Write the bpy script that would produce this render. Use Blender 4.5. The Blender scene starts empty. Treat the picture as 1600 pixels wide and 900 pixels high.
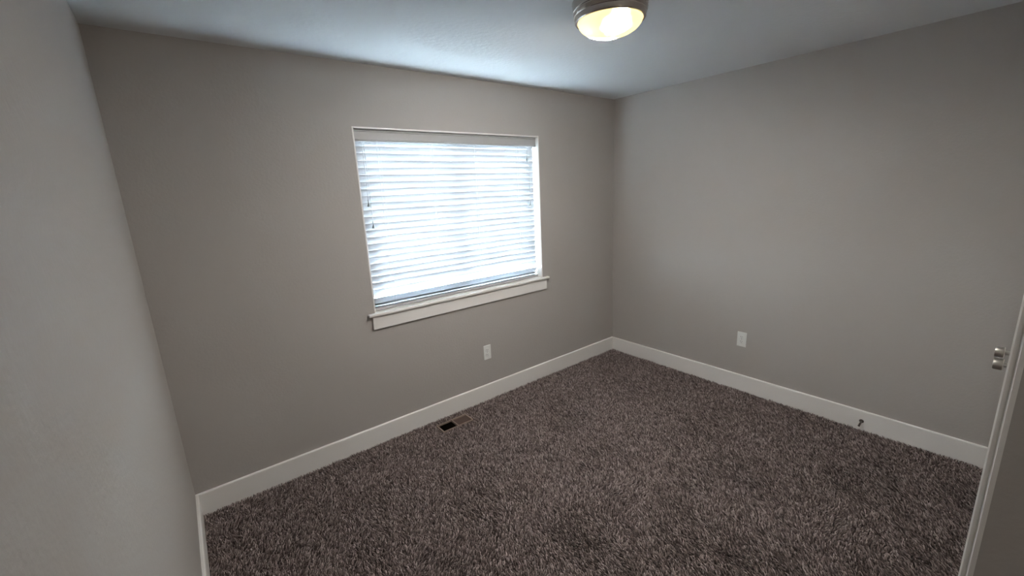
import bpy, bmesh, math, random
import numpy as np
from mathutils import Matrix, Vector

random.seed(7)
rng = np.random.default_rng(7)
scene = bpy.context.scene
COL = scene.collection

# ------------------------------------------------------------------ camera
CAM = (-3.38186, -2.68573, 1.67055)
YAW, PITCH, ROLL, FPX = 0.660176, -0.227619, -0.0471105, 661.766
fwd = Vector((math.sin(YAW) * math.cos(PITCH), math.cos(YAW) * math.cos(PITCH), math.sin(PITCH)))
right = Vector((math.cos(YAW), -math.sin(YAW), 0))
up = right.cross(fwd)
r_ = right * math.cos(ROLL) + up * math.sin(ROLL)
u_ = up * math.cos(ROLL) - right * math.sin(ROLL)
cam_data = bpy.data.cameras.new('camera')
cam_data.sensor_width = 36.0
cam_data.lens = FPX / 1600 * 36.0
cam_data.clip_start = 0.02
cam = bpy.data.objects.new('camera', cam_data)
M = Matrix((r_, u_, -fwd)).transposed().to_4x4()
M.translation = CAM
cam.matrix_world = M
COL.objects.link(cam)
scene.camera = cam

# ------------------------------------------------------------------ world, light, exposure
SKY = 225.0
world = bpy.data.worlds.new('World')
scene.world = world
world.use_nodes = True
wn = world.node_tree.nodes; wl = world.node_tree.links
bg = wn['Background']
tc = wn.new('ShaderNodeTexCoord'); sep = wn.new('ShaderNodeSeparateXYZ'); cr = wn.new('ShaderNodeValToRGB')
wl.new(tc.outputs['Generated'], sep.inputs[0]); wl.new(sep.outputs['Z'], cr.inputs[0])
cr.color_ramp.elements[0].position = 0.0; cr.color_ramp.elements[0].color = (0.76, 0.89, 1.0, 1)
cr.color_ramp.elements[1].position = 0.9; cr.color_ramp.elements[1].color = (0.62, 0.80, 1.0, 1)
wl.new(cr.outputs[0], bg.inputs['Color'])
bg.inputs['Strength'].default_value = SKY

portal = bpy.data.lights.new('window_portal', 'AREA')
portal.shape = 'RECTANGLE'; portal.size = 1.5; portal.size_y = 1.16
portal.cycles.is_portal = True
po = bpy.data.objects.new('window_portal', portal)
po.location = (-1.703, 0.16, 1.50); po.rotation_euler = (math.radians(-90), 0, 0)
COL.objects.link(po)

scene.view_settings.view_transform = 'Standard'
scene.view_settings.look = 'None'
scene.view_settings.exposure = 0.0
scene.view_settings.gamma = 1.0
scene.view_settings.use_curve_mapping = False
scene.cycles.max_bounces = 16
scene.cycles.diffuse_bounces = 10
scene.cycles.transmission_bounces = 8
scene.cycles.transparent_max_bounces = 12
scene.cycles.sample_clamp_indirect = 0.0
scene.cycles.use_denoising = True

# ------------------------------------------------------------------ materials
def srgb(r, g, b):
    f = lambda c: (c / 255 / 12.92) if c / 255 <= 0.04045 else ((c / 255 + 0.055) / 1.055) ** 2.4
    return (f(r), f(g), f(b), 1)

def mat(name, col, rough=0.5, metal=0.0, bump=None, spec=0.5, emit=None):
    m = bpy.data.materials.new(name); m.use_nodes = True
    nt = m.node_tree; b = nt.nodes['Principled BSDF']
    b.inputs['Base Color'].default_value = col
    b.inputs['Roughness'].default_value = rough
    b.inputs['Metallic'].default_value = metal
    b.inputs['Specular IOR Level'].default_value = spec
    if bump:
        scale, strength, dist, detail = bump
        t = nt.nodes.new('ShaderNodeTexCoord'); n = nt.nodes.new('ShaderNodeTexNoise')
        n.inputs['Scale'].default_value = scale; n.inputs['Detail'].default_value = detail
        bp = nt.nodes.new('ShaderNodeBump'); bp.inputs['Strength'].default_value = strength
        bp.inputs['Distance'].default_value = dist
        nt.links.new(t.outputs['Object'], n.inputs['Vector'])
        nt.links.new(n.outputs['Fac'], bp.inputs['Height'])
        nt.links.new(bp.outputs['Normal'], b.inputs['Normal'])
    if emit:
        b.inputs['Emission Color'].default_value = emit[0]
        b.inputs['Emission Strength'].default_value = emit[1]
    return m

M_WALL = mat('greige_wall_paint', (0.43, 0.40, 0.37, 1), 0.55, bump=(70, 0.25, 0.004, 3), spec=0.35)
M_CEIL = mat('ceiling_paint', (0.64, 0.64, 0.635, 1), 0.7, bump=(38, 0.35, 0.006, 4), spec=0.3)
M_TRIM = mat('white_trim_paint', (0.80, 0.77, 0.73, 1), 0.35, spec=0.5)
M_PLATE = mat('outlet_plastic', (0.78, 0.78, 0.74, 1), 0.35)
M_SLOT = mat('dark_slot', (0.03, 0.03, 0.03, 1), 0.6)
M_BLIND = mat('blind_composite', (0.42, 0.41, 0.40, 1), 0.45)
M_VINYL = mat('window_vinyl', (0.8, 0.8, 0.8, 1), 0.4)
M_NICKEL = mat('brushed_nickel', (0.50, 0.44, 0.39, 1), 0.20, metal=1.0)
M_KNOB = mat('satin_nickel_knob', (0.55, 0.52, 0.47, 1), 0.3, metal=1.0)
M_TAN = mat('tan_register_paint', (0.30, 0.225, 0.18, 1), 0.5)
M_DUCT_SHADE = mat('duct_shade', (0.004, 0.003, 0.002, 1), 0.9, spec=0.0)  # near black: shade of the open duct put into the colour
M_DAMP = mat('brown_damper', (0.085, 0.05, 0.038, 1), 0.55)
M_CORD = mat('blind_cord', (0.7, 0.7, 0.7, 1), 0.7)
M_TASSEL = mat('tassel_plastic', (0.30, 0.33, 0.33, 1), 0.35)
M_STOP = mat('dark_bronze_metal', (0.10, 0.085, 0.075, 1), 0.4, metal=0.6)
M_RUBBER = mat('white_rubber', (0.75, 0.73, 0.70, 1), 0.6)
M_SOIL = mat('outside_ground', (0.09, 0.09, 0.085, 1), 0.9)
M_SUB = mat('carpet_backing', (0.035, 0.026, 0.023, 1), 0.95)

def slat_mat():
    m = bpy.data.materials.new('faux_wood_slat'); m.use_nodes = True
    nt = m.node_tree; nt.nodes.remove(nt.nodes['Principled BSDF'])
    out = nt.nodes['Material Output']
    d = nt.nodes.new('ShaderNodeBsdfDiffuse'); d.inputs[0].default_value = (0.50, 0.505, 0.515, 1)
    t = nt.nodes.new('ShaderNodeBsdfTranslucent'); t.inputs[0].default_value = (0.86, 0.88, 0.90, 1)
    g = nt.nodes.new('ShaderNodeBsdfGlossy'); g.inputs['Roughness'].default_value = 0.4
    mx = nt.nodes.new('ShaderNodeMixShader'); mx.inputs[0].default_value = SLAT_T
    m2 = nt.nodes.new('ShaderNodeMixShader'); m2.inputs[0].default_value = 0.04
    nt.links.new(d.outputs[0], mx.inputs[1]); nt.links.new(t.outputs[0], mx.inputs[2])
    nt.links.new(mx.outputs[0], m2.inputs[1]); nt.links.new(g.outputs[0], m2.inputs[2])
    nt.links.new(m2.outputs[0], out.inputs[0])
    return m
SLAT_T = 0.075
M_SLAT = slat_mat()

def glass_mat():
    m = bpy.data.materials.new('window_glass'); m.use_nodes = True
    nt = m.node_tree; nt.nodes.remove(nt.nodes['Principled BSDF'])
    out = nt.nodes['Material Output']
    t = nt.nodes.new('ShaderNodeBsdfTransparent'); t.inputs[0].default_value = (0.93, 0.96, 0.96, 1)
    g = nt.nodes.new('ShaderNodeBsdfGlossy'); g.inputs['Roughness'].default_value = 0.02
    mx = nt.nodes.new('ShaderNodeMixShader'); mx.inputs[0].default_value = 0.06
    nt.links.new(t.outputs[0], mx.inputs[1]); nt.links.new(g.outputs[0], mx.inputs[2])
    nt.links.new(mx.outputs[0], out.inputs[0])
    return m
M_GLASS = glass_mat()

def lampglass_mat(power=None):
    # alabaster glass lit from within by two bulbs: brighter where a bulb sits behind it
    m = bpy.data.materials.new('lit_alabaster_glass'); m.use_nodes = True
    nt = m.node_tree; b = nt.nodes['Principled BSDF']
    b.inputs['Base Color'].default_value = (0.9, 0.85, 0.7, 1); b.inputs['Roughness'].default_value = 0.25
    L = nt.links.new
    tcn = nt.nodes.new('ShaderNodeTexCoord')
    n = nt.nodes.new('ShaderNodeTexNoise'); n.inputs['Scale'].default_value = 14; n.inputs['Detail'].default_value = 2
    L(tcn.outputs['Object'], n.inputs['Vector'])
    flat = nt.nodes.new('ShaderNodeVectorMath'); flat.operation = 'MULTIPLY'; flat.inputs[1].default_value = (1, 1, 0)
    L(tcn.outputs['Object'], flat.inputs[0])
    prev = None
    for bx, by, w_ in ((-.0375, -.065, .62), (.022, .062, 1.0)):
        d = nt.nodes.new('ShaderNodeVectorMath'); d.operation = 'DISTANCE'; d.inputs[1].default_value = (bx, by, 0)
        L(flat.outputs[0], d.inputs[0])
        wob = nt.nodes.new('ShaderNodeMath'); wob.operation = 'MULTIPLY_ADD'; wob.inputs[1].default_value = .05
        L(n.outputs['Fac'], wob.inputs[0]); L(d.outputs['Value'], wob.inputs[2])
        mr = nt.nodes.new('ShaderNodeMapRange'); mr.interpolation_type = 'SMOOTHERSTEP'
        mr.inputs['From Min'].default_value = .10; mr.inputs['From Max'].default_value = .045
        mr.inputs['To Min'].default_value = 0; mr.inputs['To Max'].default_value = w_
        L(wob.outputs[0], mr.inputs['Value'])
        if prev:
            mx = nt.nodes.new('ShaderNodeMath'); mx.operation = 'MAXIMUM'
            L(prev, mx.inputs[0]); L(mr.outputs[0], mx.inputs[1]); prev = mx.outputs[0]
        else: prev = mr.outputs[0]
    cr_ = nt.nodes.new('ShaderNodeValToRGB')
    cr_.color_ramp.elements[0].color = (1.0, 0.90, 0.42, 1); cr_.color_ramp.elements[1].color = LAMP_C
    cr_.color_ramp.elements[1].position = .5
    L(prev, cr_.inputs[0]); L(cr_.outputs[0], b.inputs['Emission Color'])
    pw = nt.nodes.new('ShaderNodeMath'); pw.operation = 'POWER'; pw.inputs[1].default_value = 2.5; L(prev, pw.inputs[0])
    st = nt.nodes.new('ShaderNodeMath'); st.operation = 'MULTIPLY_ADD'; st.inputs[1].default_value = power or LAMP_E; st.inputs[2].default_value = 1.15
    L(pw.outputs[0], st.inputs[0]); L(st.outputs[0], b.inputs['Emission Strength'])
    return m
LAMP_C = (1.0, 0.965, 0.94, 1)
LAMP_E = 1400.0
FILL_E = 290.0  # glow strength of the added fill lamp in the passage
M_LAMP = lampglass_mat()

def carpet_mat():
    m = bpy.data.materials.new('carpet_yarn'); m.use_nodes = True
    nt = m.node_tree; b = nt.nodes['Principled BSDF']
    b.inputs['Roughness'].default_value = 0.9; b.inputs['Specular IOR Level'].default_value = 0.15
    a = nt.nodes.new('ShaderNodeAttribute'); a.attribute_name = 'yarn'
    ramp = nt.nodes.new('ShaderNodeValToRGB')
    e = ramp.color_ramp.elements
    e[0].position = 0.0; e[0].color = (0.052, 0.039, 0.035, 1)
    e[1].position = 1.0; e[1].color = (0.54, 0.445, 0.415, 1)
    k = e.new(0.5); k.color = (0.215, 0.168, 0.156, 1)
    nt.links.new(a.outputs['Fac'], ramp.inputs[0]); nt.links.new(ramp.outputs[0], b.inputs['Base Color'])
    return m
M_CARPET = carpet_mat()

# ------------------------------------------------------------------ helpers
def obj(name, bm, m, parent=None, loc=None, smooth=False, bevel=0, segs=2):
    me = bpy.data.meshes.new(name)
    bm.normal_update()
    if smooth:
        for f in bm.faces: f.smooth = True
    bm.to_mesh(me); bm.free()
    for mm in (m if isinstance(m, (list, tuple)) else [m]): me.materials.append(mm)
    o = bpy.data.objects.new(name, me); COL.objects.link(o)
    if parent: o.parent = parent
    if loc: o.location = loc
    if bevel:
        b = o.modifiers.new('bevel', 'BEVEL'); b.width = bevel; b.segments = segs
        b.limit_method = 'ANGLE'; b.angle_limit = math.radians(40)
    return o

def tag(o, label=None, cat=None, group=None, kind=None):
    if label: o['label'] = label
    if cat: o['category'] = cat
    if group: o['group'] = group
    if kind: o['kind'] = kind
    return o

def empty(name, loc=(0, 0, 0)):
    o = bpy.data.objects.new(name, None); o.location = loc; o.empty_display_size = 0.05
    COL.objects.link(o); return o

def box(bm, x0, x1, y0, y1, z0, z1, mi=0):
    vs = [bm.verts.new((x, y, z)) for z in (z0, z1) for y in (y0, y1) for x in (x0, x1)]
    for f in ((0, 2, 3, 1), (4, 5, 7, 6), (0, 1, 5, 4), (2, 6, 7, 3), (0, 4, 6, 2), (1, 3, 7, 5)):
        fc = bm.faces.new([vs[i] for i in f]); fc.material_index = mi
    return vs

def boxes(*bs):
    bm = bmesh.new()
    for b in bs: box(bm, *b)
    return bm

def lathe(profile, n=64, axis='Z', origin=(0, 0, 0), bm=None):
    """profile: (radius, height) pairs turned about an axis."""
    bm = bm or bmesh.new(); rings = []
    ox, oy, oz = origin
    for r, h in profile:
        ring = []
        if r < 1e-6:
            p = (0, 0, h) if axis == 'Z' else (0, h, 0)
            ring = [bm.verts.new((p[0] + ox, p[1] + oy, p[2] + oz))]
        else:
            for i in range(n):
                a = 2 * math.pi * i / n
                c, s = r * math.cos(a), r * math.sin(a)
                p = (c, s, h) if axis == 'Z' else (c, h, s)
                ring.append(bm.verts.new((p[0] + ox, p[1] + oy, p[2] + oz)))
        rings.append(ring)
    for a, b in zip(rings, rings[1:]):
        if len(a) == 1 and len(b) == 1: continue
        for i in range(n):
            j = (i + 1) % n
            if len(a) == 1: bm.faces.new((a[0], b[i], b[j]))
            elif len(b) == 1: bm.faces.new((a[i], b[0], a[j]))
            else: bm.faces.new((a[i], b[i], b[j], a[j]))
    bmesh.ops.recalc_face_normals(bm, faces=bm.faces)
    return bm

def tube(pts, r, n=8, bm=None):
    bm = bm or bmesh.new(); rings = []
    pts = [Vector(p) for p in pts]
    for k, p in enumerate(pts):
        d = (pts[min(k + 1, len(pts) - 1)] - pts[max(k - 1, 0)]).normalized()
        a = d.orthogonal().normalized(); b = d.cross(a)
        rings.append([bm.verts.new(p + (a * math.cos(t) + b * math.sin(t)) * r)
                      for t in [2 * math.pi * i / n for i in range(n)]])
    for a, b in zip(rings, rings[1:]):
        # best alignment between consecutive rings
        off = min(range(n), key=lambda o: (a[0].co - b[o].co).length)
        for i in range(n):
            j = (i + 1) % n
            bm.faces.new((a[i], a[j], b[(j + off) % n], b[(i + off) % n]))
    bm.faces.new(rings[0]); bm.faces.new(rings[-1])
    bmesh.ops.recalc_face_normals(bm, faces=bm.faces)
    return bm

def structure(name, bm, m, **k):
    o = obj(name, bm, m, **k); o['kind'] = 'structure'; return o

# ------------------------------------------------------------------ room shell
W, H, D = 3.5518, 2.44, 2.693          # width, height, distance window wall - closet wall
YE = -4.40                              # end of the entry passage
CX = -2.045                             # closet wall's outside corner
T = 0.14
FB = -0.012                             # carpet backing level
WX0, WX1, WZ0, WZ1 = -2.453, -0.953, 0.900, 2.084

structure('wall_back', boxes((-W - T, WX0, 0, T, FB - .05, H + .05), (WX1, T, 0, T, FB - .05, H + .05),
                             (WX0, WX1, 0, T, FB - .05, WZ0), (WX0, WX1, 0, T, WZ1, H + .05)), M_WALL)
structure('wall_right', boxes((0, T, YE - T, 0, FB - .05, H + .05)), M_WALL)
structure('wall_left', boxes((-W - T, -W, YE - T, 0, FB - .05, H + .05)), M_WALL)
OX0, OX1, OZ = -1.975, -0.085, 2.045    # closet opening
structure('wall_front', boxes((CX, OX0, -D - .115, -D, FB - .05, H + .05), (OX1, 0, -D - .115, -D, FB - .05, H + .05),
                              (OX0, OX1, -D - .115, -D, OZ, H + .05)), M_WALL)
structure('wall_passage', boxes((CX, CX + .115, YE, -D - .115, FB - .05, H + .05)), M_WALL)
structure('wall_end', boxes((-W, 0, YE - T, YE, FB - .05, H + .05)), M_WALL)
structure('ceiling', boxes((-W - T, T, YE - T, T, H, H + .05)), M_CEIL)
structure('floor', boxes((-W, 0, YE, 0, FB - .05, FB)), M_SUB)
structure('ground', boxes((-30, 30, 0.6, 60, -3.2, -3.1)), M_SOIL)

# baseboards: flat boards with an eased top edge
HB, TB = 0.129, 0.014
def profile_run(pts2d, a, b, fn):
    """extrude a 2d (depth, z) profile from a to b"""
    bm = bmesh.new()
    r0 = [bm.verts.new(fn(d, z, a)) for d, z in pts2d]; r1 = [bm.verts.new(fn(d, z, b)) for d, z in pts2d]
    n = len(pts2d)
    for i in range(n):
        j = (i + 1) % n; bm.faces.new((r0[i], r0[j], r1[j], r1[i]))
    bm.faces.new(r0); bm.faces.new(r1)
    bmesh.ops.recalc_face_normals(bm, faces=bm.faces)
    return bm
BP = [(0, FB), (TB, FB), (TB, HB - .006), (TB - .0012, HB - .003), (TB - .0035, HB - .001), (TB - .006, HB), (0, HB)]
structure('baseboard_back', profile_run(BP, -W, 0, lambda d, z, t: (t, -d, z)), M_TRIM)
structure('baseboard_right', profile_run(BP, -TB, -D, lambda d, z, t: (-d, t, z)), M_TRIM)
structure('baseboard_left', profile_run(BP, -TB, YE, lambda d, z, t: (-W + d, t, z)), M_TRIM)
structure('baseboard_passage', profile_run(BP, -D - .03, YE, lambda d, z, t: (CX - d, t, z)), M_TRIM)

# ------------------------------------------------------------------ window
win = empty('window_1', (0, 0, 0)); win['kind'] = 'structure'
J = 0.010
bm = boxes((WX0, WX0 + J, -0.002, T, WZ0, WZ1), (WX1 - J, WX1, -0.002, T, WZ0, WZ1),
           (WX0 + J, WX1 - J, -0.002, T, WZ1 - J, WZ1))
obj('window_jamb', bm, M_TRIM, win, bevel=.0015)
# stool with horns and rounded nose, apron below
bm = boxes((-2.497, -0.897, -0.032, 0.0, 0.902, 0.921))
obj('window_stool', bm, M_TRIM, win, bevel=.005, segs=3)
obj('window_sill', boxes((WX0 + .0005, WX1 - .0005, 0.0005, T, 0.902, 0.921)), M_TRIM, win)
obj('window_apron', boxes((-2.473, -0.921, -0.016, 0, 0.812, 0.902)), M_TRIM, win, bevel=.003)
# vinyl slider: outer frame, two sashes, glass
fx0, fx1, fz0, fz1 = WX0 + J, WX1 - J, 0.921, WZ1 - J
def ringbox(x0, x1, z0, z1, y0, y1, w):
    return boxes((x0, x0 + w, y0, y1, z0, z1), (x1 - w, x1, y0, y1, z0, z1),
                 (x0 + w, x1 - w, y0, y1, z0, z0 + w), (x0 + w, x1 - w, y0, y1, z1 - w, z1))
obj('outer_frame', ringbox(fx0, fx1, fz0, fz1, 0.092, 0.139, .035), M_VINYL, win, bevel=.002)
mid = (fx0 + fx1) / 2
for x0, x1, y0 in ((fx0 + .03, mid + .03, 0.098), (mid - .03, fx1 - .03, 0.118)):
    s = obj('window_sash', ringbox(x0, x1, fz0 + .03, fz1 - .03, y0, y0 + .018, .05), M_VINYL, win, bevel=.002)
    obj('glass_pane', boxes((x0 + .045, x1 - .045, y0 + .007, y0 + .011, fz0 + .075, fz1 - .075)), M_GLASS, s)

# ------------------------------------------------------------------ closet doors, casing and knobs
def casing_profile(o):
    return o
# side casing at the outside corner; its edge shows a rounded nose and a small step
cf = -D + .022
CP = [(-.0065, -D - .0005), (-.0065, -D + .008), (-.0045, -D + .0095), (-.003, -D + .011), (-.003, cf - .003), (-.001, cf),
      (.055, cf - .003), (.057, -D - .0005)]
bm = bmesh.new()
r0 = [bm.verts.new((CX + a, y, FB)) for a, y in CP]; r1 = [bm.verts.new((CX + a, y, OZ + .06)) for a, y in CP]
for i in range(len(CP)):
    j = (i + 1) % len(CP); bm.faces.new((r0[i], r0[j], r1[j], r1[i]))
bm.faces.new(r0); bm.faces.new(r1); bmesh.ops.recalc_face_normals(bm, faces=bm.faces)
structure('trim_1', bm, M_TRIM)
structure('trim_2', boxes((OX1 + .005, OX1 + .06, -D, cf, FB, OZ + .06)), M_TRIM, bevel=.003)
structure('trim_3', boxes((CX + .057, OX1 + .005, -D, cf, OZ + .005, OZ + .06)), M_TRIM, bevel=.003)
structure('trim_4', boxes((OX0, OX0 + .012, -D - .115, -D, FB, OZ), (OX1 - .012, OX1, -D - .115, -D, FB, OZ),
                          (OX0 + .012, OX1 - .012, -D - .115, -D, OZ - .012, OZ)), M_TRIM)
DM = (OX0 + OX1) / 2
def door_leaf(name, x0, x1, kx, kz, nl):
    e = empty(name, (0, 0, 0)); e['kind'] = 'structure'
    y1 = -D - .008; y0 = y1 - .035
    z0, z1 = 0.012, OZ - .015
    w = .11
    bm = boxes((x0, x0 + w, y0, y1, z0, z1), (x1 - w, x1, y0, y1, z0, z1),
               (x0 + w, x1 - w, y0, y1, z0, z0 + .2), (x0 + w, x1 - w, y0, y1, z1 - .12, z1),
               (x0 + w, x1 - w, y0, y1, .92, 1.05))
    obj('door_frame', bm, M_TRIM, e, bevel=.003)
    obj('door_panel', boxes((x0 + w, x1 - w, y0 + .008, y1 - .008, z0 + .2, .92), (x0 + w, x1 - w, y0 + .008, y1 - .008, 1.05, z1 - .12)), M_TRIM, e)
    k = obj('door_knob', lathe([(0, 0), (.031, 0), (.031, .004), (.026, .008), (.011, .010), (.0085, .040), (.0085, .049 + nl),
                        (.0195, .049 + nl), (.0215, .051 + nl), (.0215, .071 + nl), (.0195, .0745 + nl), (0, .0755 + nl)], 40, 'Y', (kx, y1, kz)), M_KNOB, e, smooth=False)
    for f in k.data.polygons: f.use_smooth = True
    m = k.modifiers.new('es', 'EDGE_SPLIT'); m.split_angle = math.radians(35)
    return e
door_leaf('door_1', OX0 + .014, DM - .0015, -1.105, .967, 0)
door_leaf('door_2', DM + .0015, OX1 - .014, -0.945, .967, .006)

# ------------------------------------------------------------------ window blind
bl = empty('window_blind', (-1.703, 0.03, 1.98))
tag(bl, 'white horizontal slat blind, lowered and tilted shut inside the window recess', 'window blind')
BO = Vector(bl.location)
def bpart(name, bm, m, parent=bl, **k):
    for v in bm.verts: v.co -= BO
    return obj(name, bm, m, parent, **k)
vx0, vx1 = WX0 + J + .003, WX1 - J - .014
bm = bmesh.new()
VP = [(.020, 2.071), (.012, 2.068), (.010, 2.061), (.014, 2.057), (.014, 2.013), (.010, 2.009), (.012, 2.002), (.020, 2.000), (.026, 2.004), (.026, 2.071)]
r0 = [bm.verts.new((vx0, y, z)) for y, z in VP]; r1 = [bm.verts.new((vx1, y, z)) for y, z in VP]
for i in range(len(VP)):
    j = (i + 1) % len(VP); bm.faces.new((r0[i], r0[j], r1[j], r1[i]))
bm.faces.new(r0); bm.faces.new(r1)
box(bm, vx1 - .008, vx1, .026, .068, 2.003, 2.069)
bmesh.ops.recalc_face_normals(bm, faces=bm.faces)
bpart('valance', bm, M_BLIND)
bpart('headrail', boxes((vx0, vx1, .030, .085, 2.018, 2.070)), M_VINYL)

sx0, sx1 = WX0 + J + .004, WX1 - J - .010
SY = 0.058
PITCH_S = 0.0435
TILT = math.radians(-75.5)
def slat_bm(cz, tilt, wob=0.0):
    """a curved slat 50 mm deep; the room edge hangs low"""
    bm = bmesh.new(); K = 7; th = .0028; up_, lo = [], []
    for i in range(K):
        t = -1 + 2 * i / (K - 1)
        a = t * .025; c = .0022 * (1 - t * t)
        for lst, off in ((up_, th / 2), (lo, -th / 2)):
            # local: a along the depth (towards the room = -), c+off along the normal
            y = a * math.cos(tilt) - (c + off) * math.sin(tilt)
            z = a * math.sin(tilt) + (c + off) * math.cos(tilt)
            lst.append((y, z))
    ring = up_ + lo[::-1]
    NX = 12; rings = []
    for k in range(NX + 1):
        x = sx0 + (sx1 - sx0) * k / NX
        dz = wob * math.sin(k * .9 + cz * 40) * .0012
        rings.append([bm.verts.new((x, SY + y, cz + z + dz)) for y, z in ring])
    n = len(ring)
    for a, b in zip(rings, rings[1:]):
        for i in range(n):
            j = (i + 1) % n; bm.faces.new((a[i], a[j], b[j], b[i]))
    bm.faces.new(rings[0]); bm.faces.new(rings[-1])
    bmesh.ops.recalc_face_normals(bm, faces=bm.faces)
    return bm
zs = [1.998 - PITCH_S * k for k in range(23)]
for k, z in enumerate(zs):
    bpart('slat', slat_bm(z, TILT + random.uniform(-.03, .03), 1.0), M_SLAT, smooth=False)
for z, tl in ((0.985, -1.0), (0.962, -.45), (0.953, -.30)):
    bpart('slat', slat_bm(z, tl, .3), M_SLAT)
bm = boxes((sx0, sx1, SY - .025, SY + .025, .924, .941))
bpart('bottom_rail', bm, M_BLIND, bevel=.004)

LAD = (-2.285, -1.912, -1.553, -1.150)
for x in LAD:
    bm = bmesh.new()
    for dx, yy in ((-.010, SY - .0155), (.010, SY - .0155), (0, SY + .027)):
        tube([(x + dx, yy, 2.02), (x + dx, yy, .94)], .0009, 6, bm)
    bpart('ladder_cord', bm, M_CORD)
def pull(x, ztop, zend, group_y=.018):
    bm = bmesh.new(); tube([(x, group_y, ztop), (x + .002, group_y, (ztop + zend) / 2), (x, group_y, zend)], .0011, 6, bm)
    c = bpart('pull_cord', bm, M_CORD)
    t = lathe([(0, .012), (.003, .012), (.0035, -.008), (.0045, -.012), (.0085, -.022), (.0095, -.028), (.0085, -.032), (0, -.033)], 20, 'Z', (x, group_y, zend))
    bpart('tassel', t, M_TASSEL, c, smooth=True)
pull(-2.397, 2.0, 1.640); pull(-2.383, 2.0, 1.502)
pull(-1.070, 2.0, 1.920); pull(-1.052, 2.0, 1.565)

# ------------------------------------------------------------------ ceiling lamp
lx, ly = -1.777, -1.386
lamp = empty('ceiling_lamp', (lx, ly, H))
tag(lamp, 'round flush mount ceiling light with brushed nickel band and glowing glass dome', 'ceiling light')
pan = lathe([(0, -.0005), (.150, -.0005), (.150, -.008), (.157, -.010), (.160, -.013), (.160, -.017), (.1545, -.046), (.1515, -.048),
             (.1515, -.051), (.1555, -.053), (.1520, -.067), (.1500, -.069), (.1500, -.072), (.1475, -.088), (.144, -.091), (.138, -.091),
             (.136, -.086), (.136, -.03), (0, -.03)], 96)
o = obj('lamp_band', pan, M_NICKEL, lamp, smooth=True)
m = o.modifiers.new('es', 'EDGE_SPLIT'); m.split_angle = math.radians(20)
prof = [(.1355, -.086)]
for i in range(1, 17):
    a = i / 16 * math.pi / 2
    prof.append((.1355 * math.cos(a) if i < 16 else 0, -.088 - .062 * math.sin(a)))
obj('glass_dome', lathe(prof, 96), M_LAMP, lamp, smooth=True)

# added unseen fill lamp behind the camera, a weaker copy brightening the passage corner
M_FILL = lampglass_mat(FILL_E)
fill_lamp = empty('ceiling_lamp', (-2.80, -3.85, H))
tag(fill_lamp, 'added fill light out of view in the entry passage, a dimmer copy of the ceiling lamp', 'ceiling light')
for src, mm in zip([c for c in COL.objects if c.parent == lamp], (M_NICKEL, M_FILL)):
    c = src.copy(); c.data = src.data.copy(); c.data.materials[0] = mm; c.parent = fill_lamp; COL.objects.link(c)

# ------------------------------------------------------------------ electrical outlets
def outlet(label):
    e = empty('wall_outlet'); tag(e, label, 'outlet', 'duplex outlets low on the walls')
    obj('cover_plate', boxes((-.035, .035, -.006, 0, -.060, .060)), M_PLATE, e, bevel=.0025, segs=3)
    for cz in (-.0195, .0195):
        bm = lathe([(0, -.0085), (.0155, -.0085), (.0172, -.0075), (.0172, -.004)], 28, 'Y', (0, 0, cz))
        r = obj('receptacle', bm, M_PLATE, e)
        bm = boxes((-.0075, -.0050, -.0089, -.0083, cz + .000, cz + .0085), (.0050, .0070, -.0089, -.0083, cz + .001, cz + .0080))
        lathe([(0, -.0089), (.0024, -.0089), (.0024, -.0083)], 12, 'Y', (0, 0, cz - .0075), bm)
        obj('slot', bm, M_SLOT, r)
    obj('screw', lathe([(0, -.0075), (.0022, -.0072), (.003, -.006)], 16, 'Y', (0, 0, 0)), M_NICKEL, e)
    return e
o1 = outlet('white duplex outlet on the wall with the window, below its right half')
o1.location = (-1.583, 0, .401)
o2 = outlet('white duplex outlet on the bare right wall above its baseboard')
o2.location = (0, -1.286, .427); o2.rotation_euler = (0, 0, math.radians(-90))

# ------------------------------------------------------------------ floor register
reg = empty('floor_register', (-2.005, -.143, 0))
tag(reg, 'brown metal floor vent set into carpet by the baseboard below the window', 'floor vent')
hx, hy = .118, .050
bm = boxes((-hx - .010, hx + .010, -hy - .008, -hy, -.011, .0035), (-hx - .010, hx + .010, hy, hy + .008, -.011, .0035),
           (-hx - .010, -hx, -hy, hy, -.011, .0035), (hx, hx + .010, -hy, hy, -.011, .0035))
obj('register_frame', bm, M_TAN, reg, bevel=.0015)
obj('divider', boxes((-.004, .004, -hy, hy, -.011, .0035)), M_TAN, reg, bevel=.001)
obj('duct_shade_sheet', boxes((-hx, -.004, -hy, hy, -.0118, -.0105)), M_DUCT_SHADE, reg)  # flat black sheet painted as the shade inside the open duct
obj('damper_plate', boxes((.004, hx, -hy, hy, -.0118, -.0075)), M_DAMP, reg)

# ------------------------------------------------------------------ door stop
ds = empty('door_stop', (-TB, -2.090, .058))
ds.rotation_euler = (0, math.radians(-12), 0)
tag(ds, 'small rigid metal door stop with white rubber tip on the right baseboard', 'door stop')
def xl(profile):
    bm = lathe(profile, 20)
    for v in bm.verts: v.co = Vector((-v.co.z, v.co.y, v.co.x))
    bmesh.ops.recalc_face_normals(bm, faces=bm.faces)
    return bm
obj('base_flange', xl([(0, 0), (.013, 0), (.013, .003), (.008, .007), (0, .007)]), M_STOP, ds, smooth=True)
obj('rod', xl([(0, .005), (.0055, .005), (.0055, .076), (0, .076)]), M_STOP, ds, smooth=True)
obj('rubber_tip', xl([(0, .074), (.0065, .074), (.0078, .077), (.0078, .087), (.0055, .091), (0, .092)]), M_RUBBER, ds, smooth=True)

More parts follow.
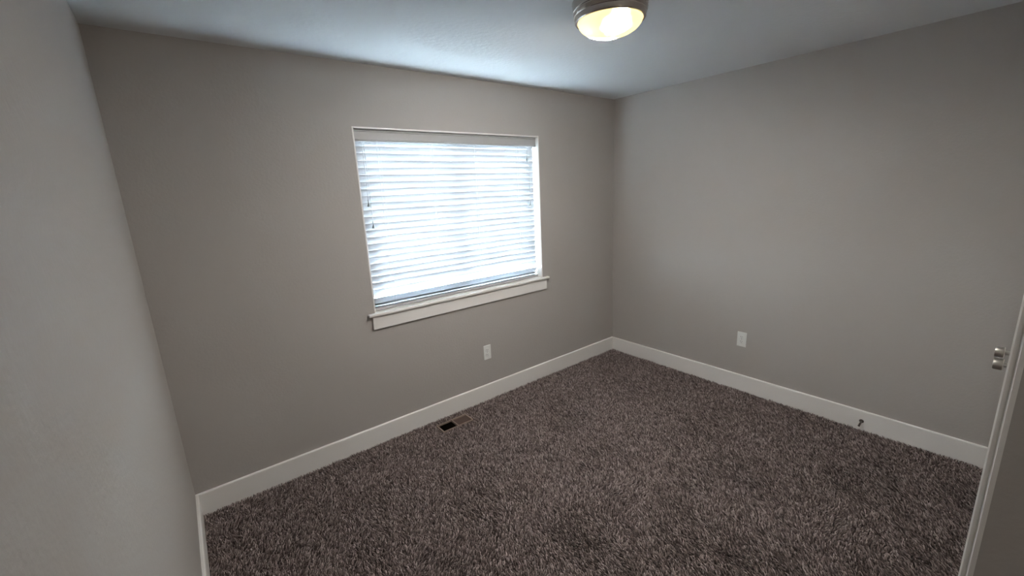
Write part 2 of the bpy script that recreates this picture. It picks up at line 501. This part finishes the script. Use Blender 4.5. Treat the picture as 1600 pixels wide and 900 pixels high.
# ------------------------------------------------------------------ carpet pile
def carpet():
    sp = 0.0076
    x0, x1, y0, y1 = -W + TB + .003, -TB - .003, -D + .002, -TB - .003
    gx = np.arange(x0, x1, sp); gy = np.arange(y0, y1, sp)
    X, Y = np.meshgrid(gx, gy); X = X.ravel(); Y = Y.ravel()
    gx2 = np.arange(-W + TB + .003, CX - TB - .004, sp); gy2 = np.arange(-3.3, -D, sp)
    X2, Y2 = np.meshgrid(gx2, gy2); X = np.concatenate([X, X2.ravel()]); Y = np.concatenate([Y, Y2.ravel()])
    n = len(X)
    X = X + rng.uniform(-.45, .45, n) * sp; Y = Y + rng.uniform(-.45, .45, n) * sp
    keep = ~((np.abs(X + 2.005) < .131) & (np.abs(Y + .143) < .061)) & (X < -TB - .002) & (Y < -TB - .002) & (X > -W + TB + .002)
    keep &= ~((Y < -D + .024) & (X > CX - .012))
    X, Y = X[keep], Y[keep]; n = len(X)
    # smooth noise fields that lay the pile over in patches (footprints, vacuum strokes)
    def field(scale, seed, ang=0, ax=1.0):
        r = np.random.default_rng(seed); v = np.zeros(n)
        for _ in range(14):
            th = r.uniform(0, 2 * np.pi); k = 2 * np.pi / scale * r.uniform(.6, 1.6)
            v += np.sin(k * (np.cos(th) * X * ax + np.sin(th) * Y) + r.uniform(0, 6.28))
        return v / 14 ** .5
    la = field(.6, 3) * .75 + field(.17, 4) * .55 + 1.30
    lm = .0100 + .0026 * field(.35, 5) + rng.normal(0, .0030, n)
    th = la + rng.normal(0, .55, n)
    dx, dy = np.cos(th) * lm, np.sin(th) * lm
    hgt = .0125 + rng.normal(0, .0024, n) + .0012 * field(.3, 8)
    rad = .0026 * rng.uniform(.8, 1.2, n)
    yarn = np.clip(.5 + rng.normal(0, .27, n), 0, 1)
    V = np.zeros((n, 10, 3), np.float32)
    rot = rng.uniform(0, 6.28, n)
    for k in range(3):
        a = rot + k * 2 * np.pi / 3
        ca, sa = np.cos(a), np.sin(a)
        V[:, k, 0] = X + rad * ca; V[:, k, 1] = Y + rad * sa; V[:, k, 2] = FB
        V[:, 3 + k, 0] = X + dx * .35 + rad * 1.1 * ca; V[:, 3 + k, 1] = Y + dy * .35 + rad * 1.1 * sa; V[:, 3 + k, 2] = FB + hgt * .6
        V[:, 6 + k, 0] = X + dx * .9 + rad * .75 * ca; V[:, 6 + k, 1] = Y + dy * .9 + rad * .75 * sa; V[:, 6 + k, 2] = FB + hgt * .95
    V[:, 9, 0] = X + dx * 1.15; V[:, 9, 1] = Y + dy * 1.15; V[:, 9, 2] = FB + hgt * 1.0
    V[..., 0] = np.clip(V[..., 0], -W + TB + .0005, -TB - .0005); V[..., 1] = np.minimum(V[..., 1], -TB - .0005)
    quads = []
    for b in (0, 3):
        for k in range(3):
            k2 = (k + 1) % 3; quads.append((b + k, b + k2, b + 3 + k2, b + 3 + k))
    tris = [(6 + k, 6 + (k + 1) % 3, 9) for k in range(3)]
    base = (np.arange(n) * 10)[:, None]
    q = (base[:, :, None] + np.array(quads)[None]).reshape(n, -1)       # n x 24
    t = (base[:, :, None] + np.array(tris)[None]).reshape(n, -1)        # n x 9
    loops = np.concatenate([q, t], axis=1).astype(np.int32).ravel()
    per = np.array([4] * 6 + [3] * 3); starts1 = np.concatenate([[0], np.cumsum(per)[:-1]])
    starts = (np.arange(n)[:, None] * per.sum() + starts1[None]).astype(np.int32).ravel()
    me = bpy.data.meshes.new('carpet_pile')
    me.vertices.add(n * 10); me.vertices.foreach_set('co', V.ravel())
    me.loops.add(len(loops)); me.loops.foreach_set('vertex_index', loops)
    me.polygons.add(len(starts)); me.polygons.foreach_set('loop_start', starts)
    me.update(calc_edges=True); me.validate()
    at = me.attributes.new('yarn', 'FLOAT', 'POINT')
    at.data.foreach_set('value', np.repeat(yarn, 10).astype(np.float32))
    me.polygons.foreach_set('use_smooth', np.ones(len(starts), bool))
    me.materials.append(M_CARPET)
    o = bpy.data.objects.new('carpet_pile', me); COL.objects.link(o)
    tag(o, 'flecked brown grey textured carpet pile covering the whole floor', 'carpet', kind='stuff')
carpet()
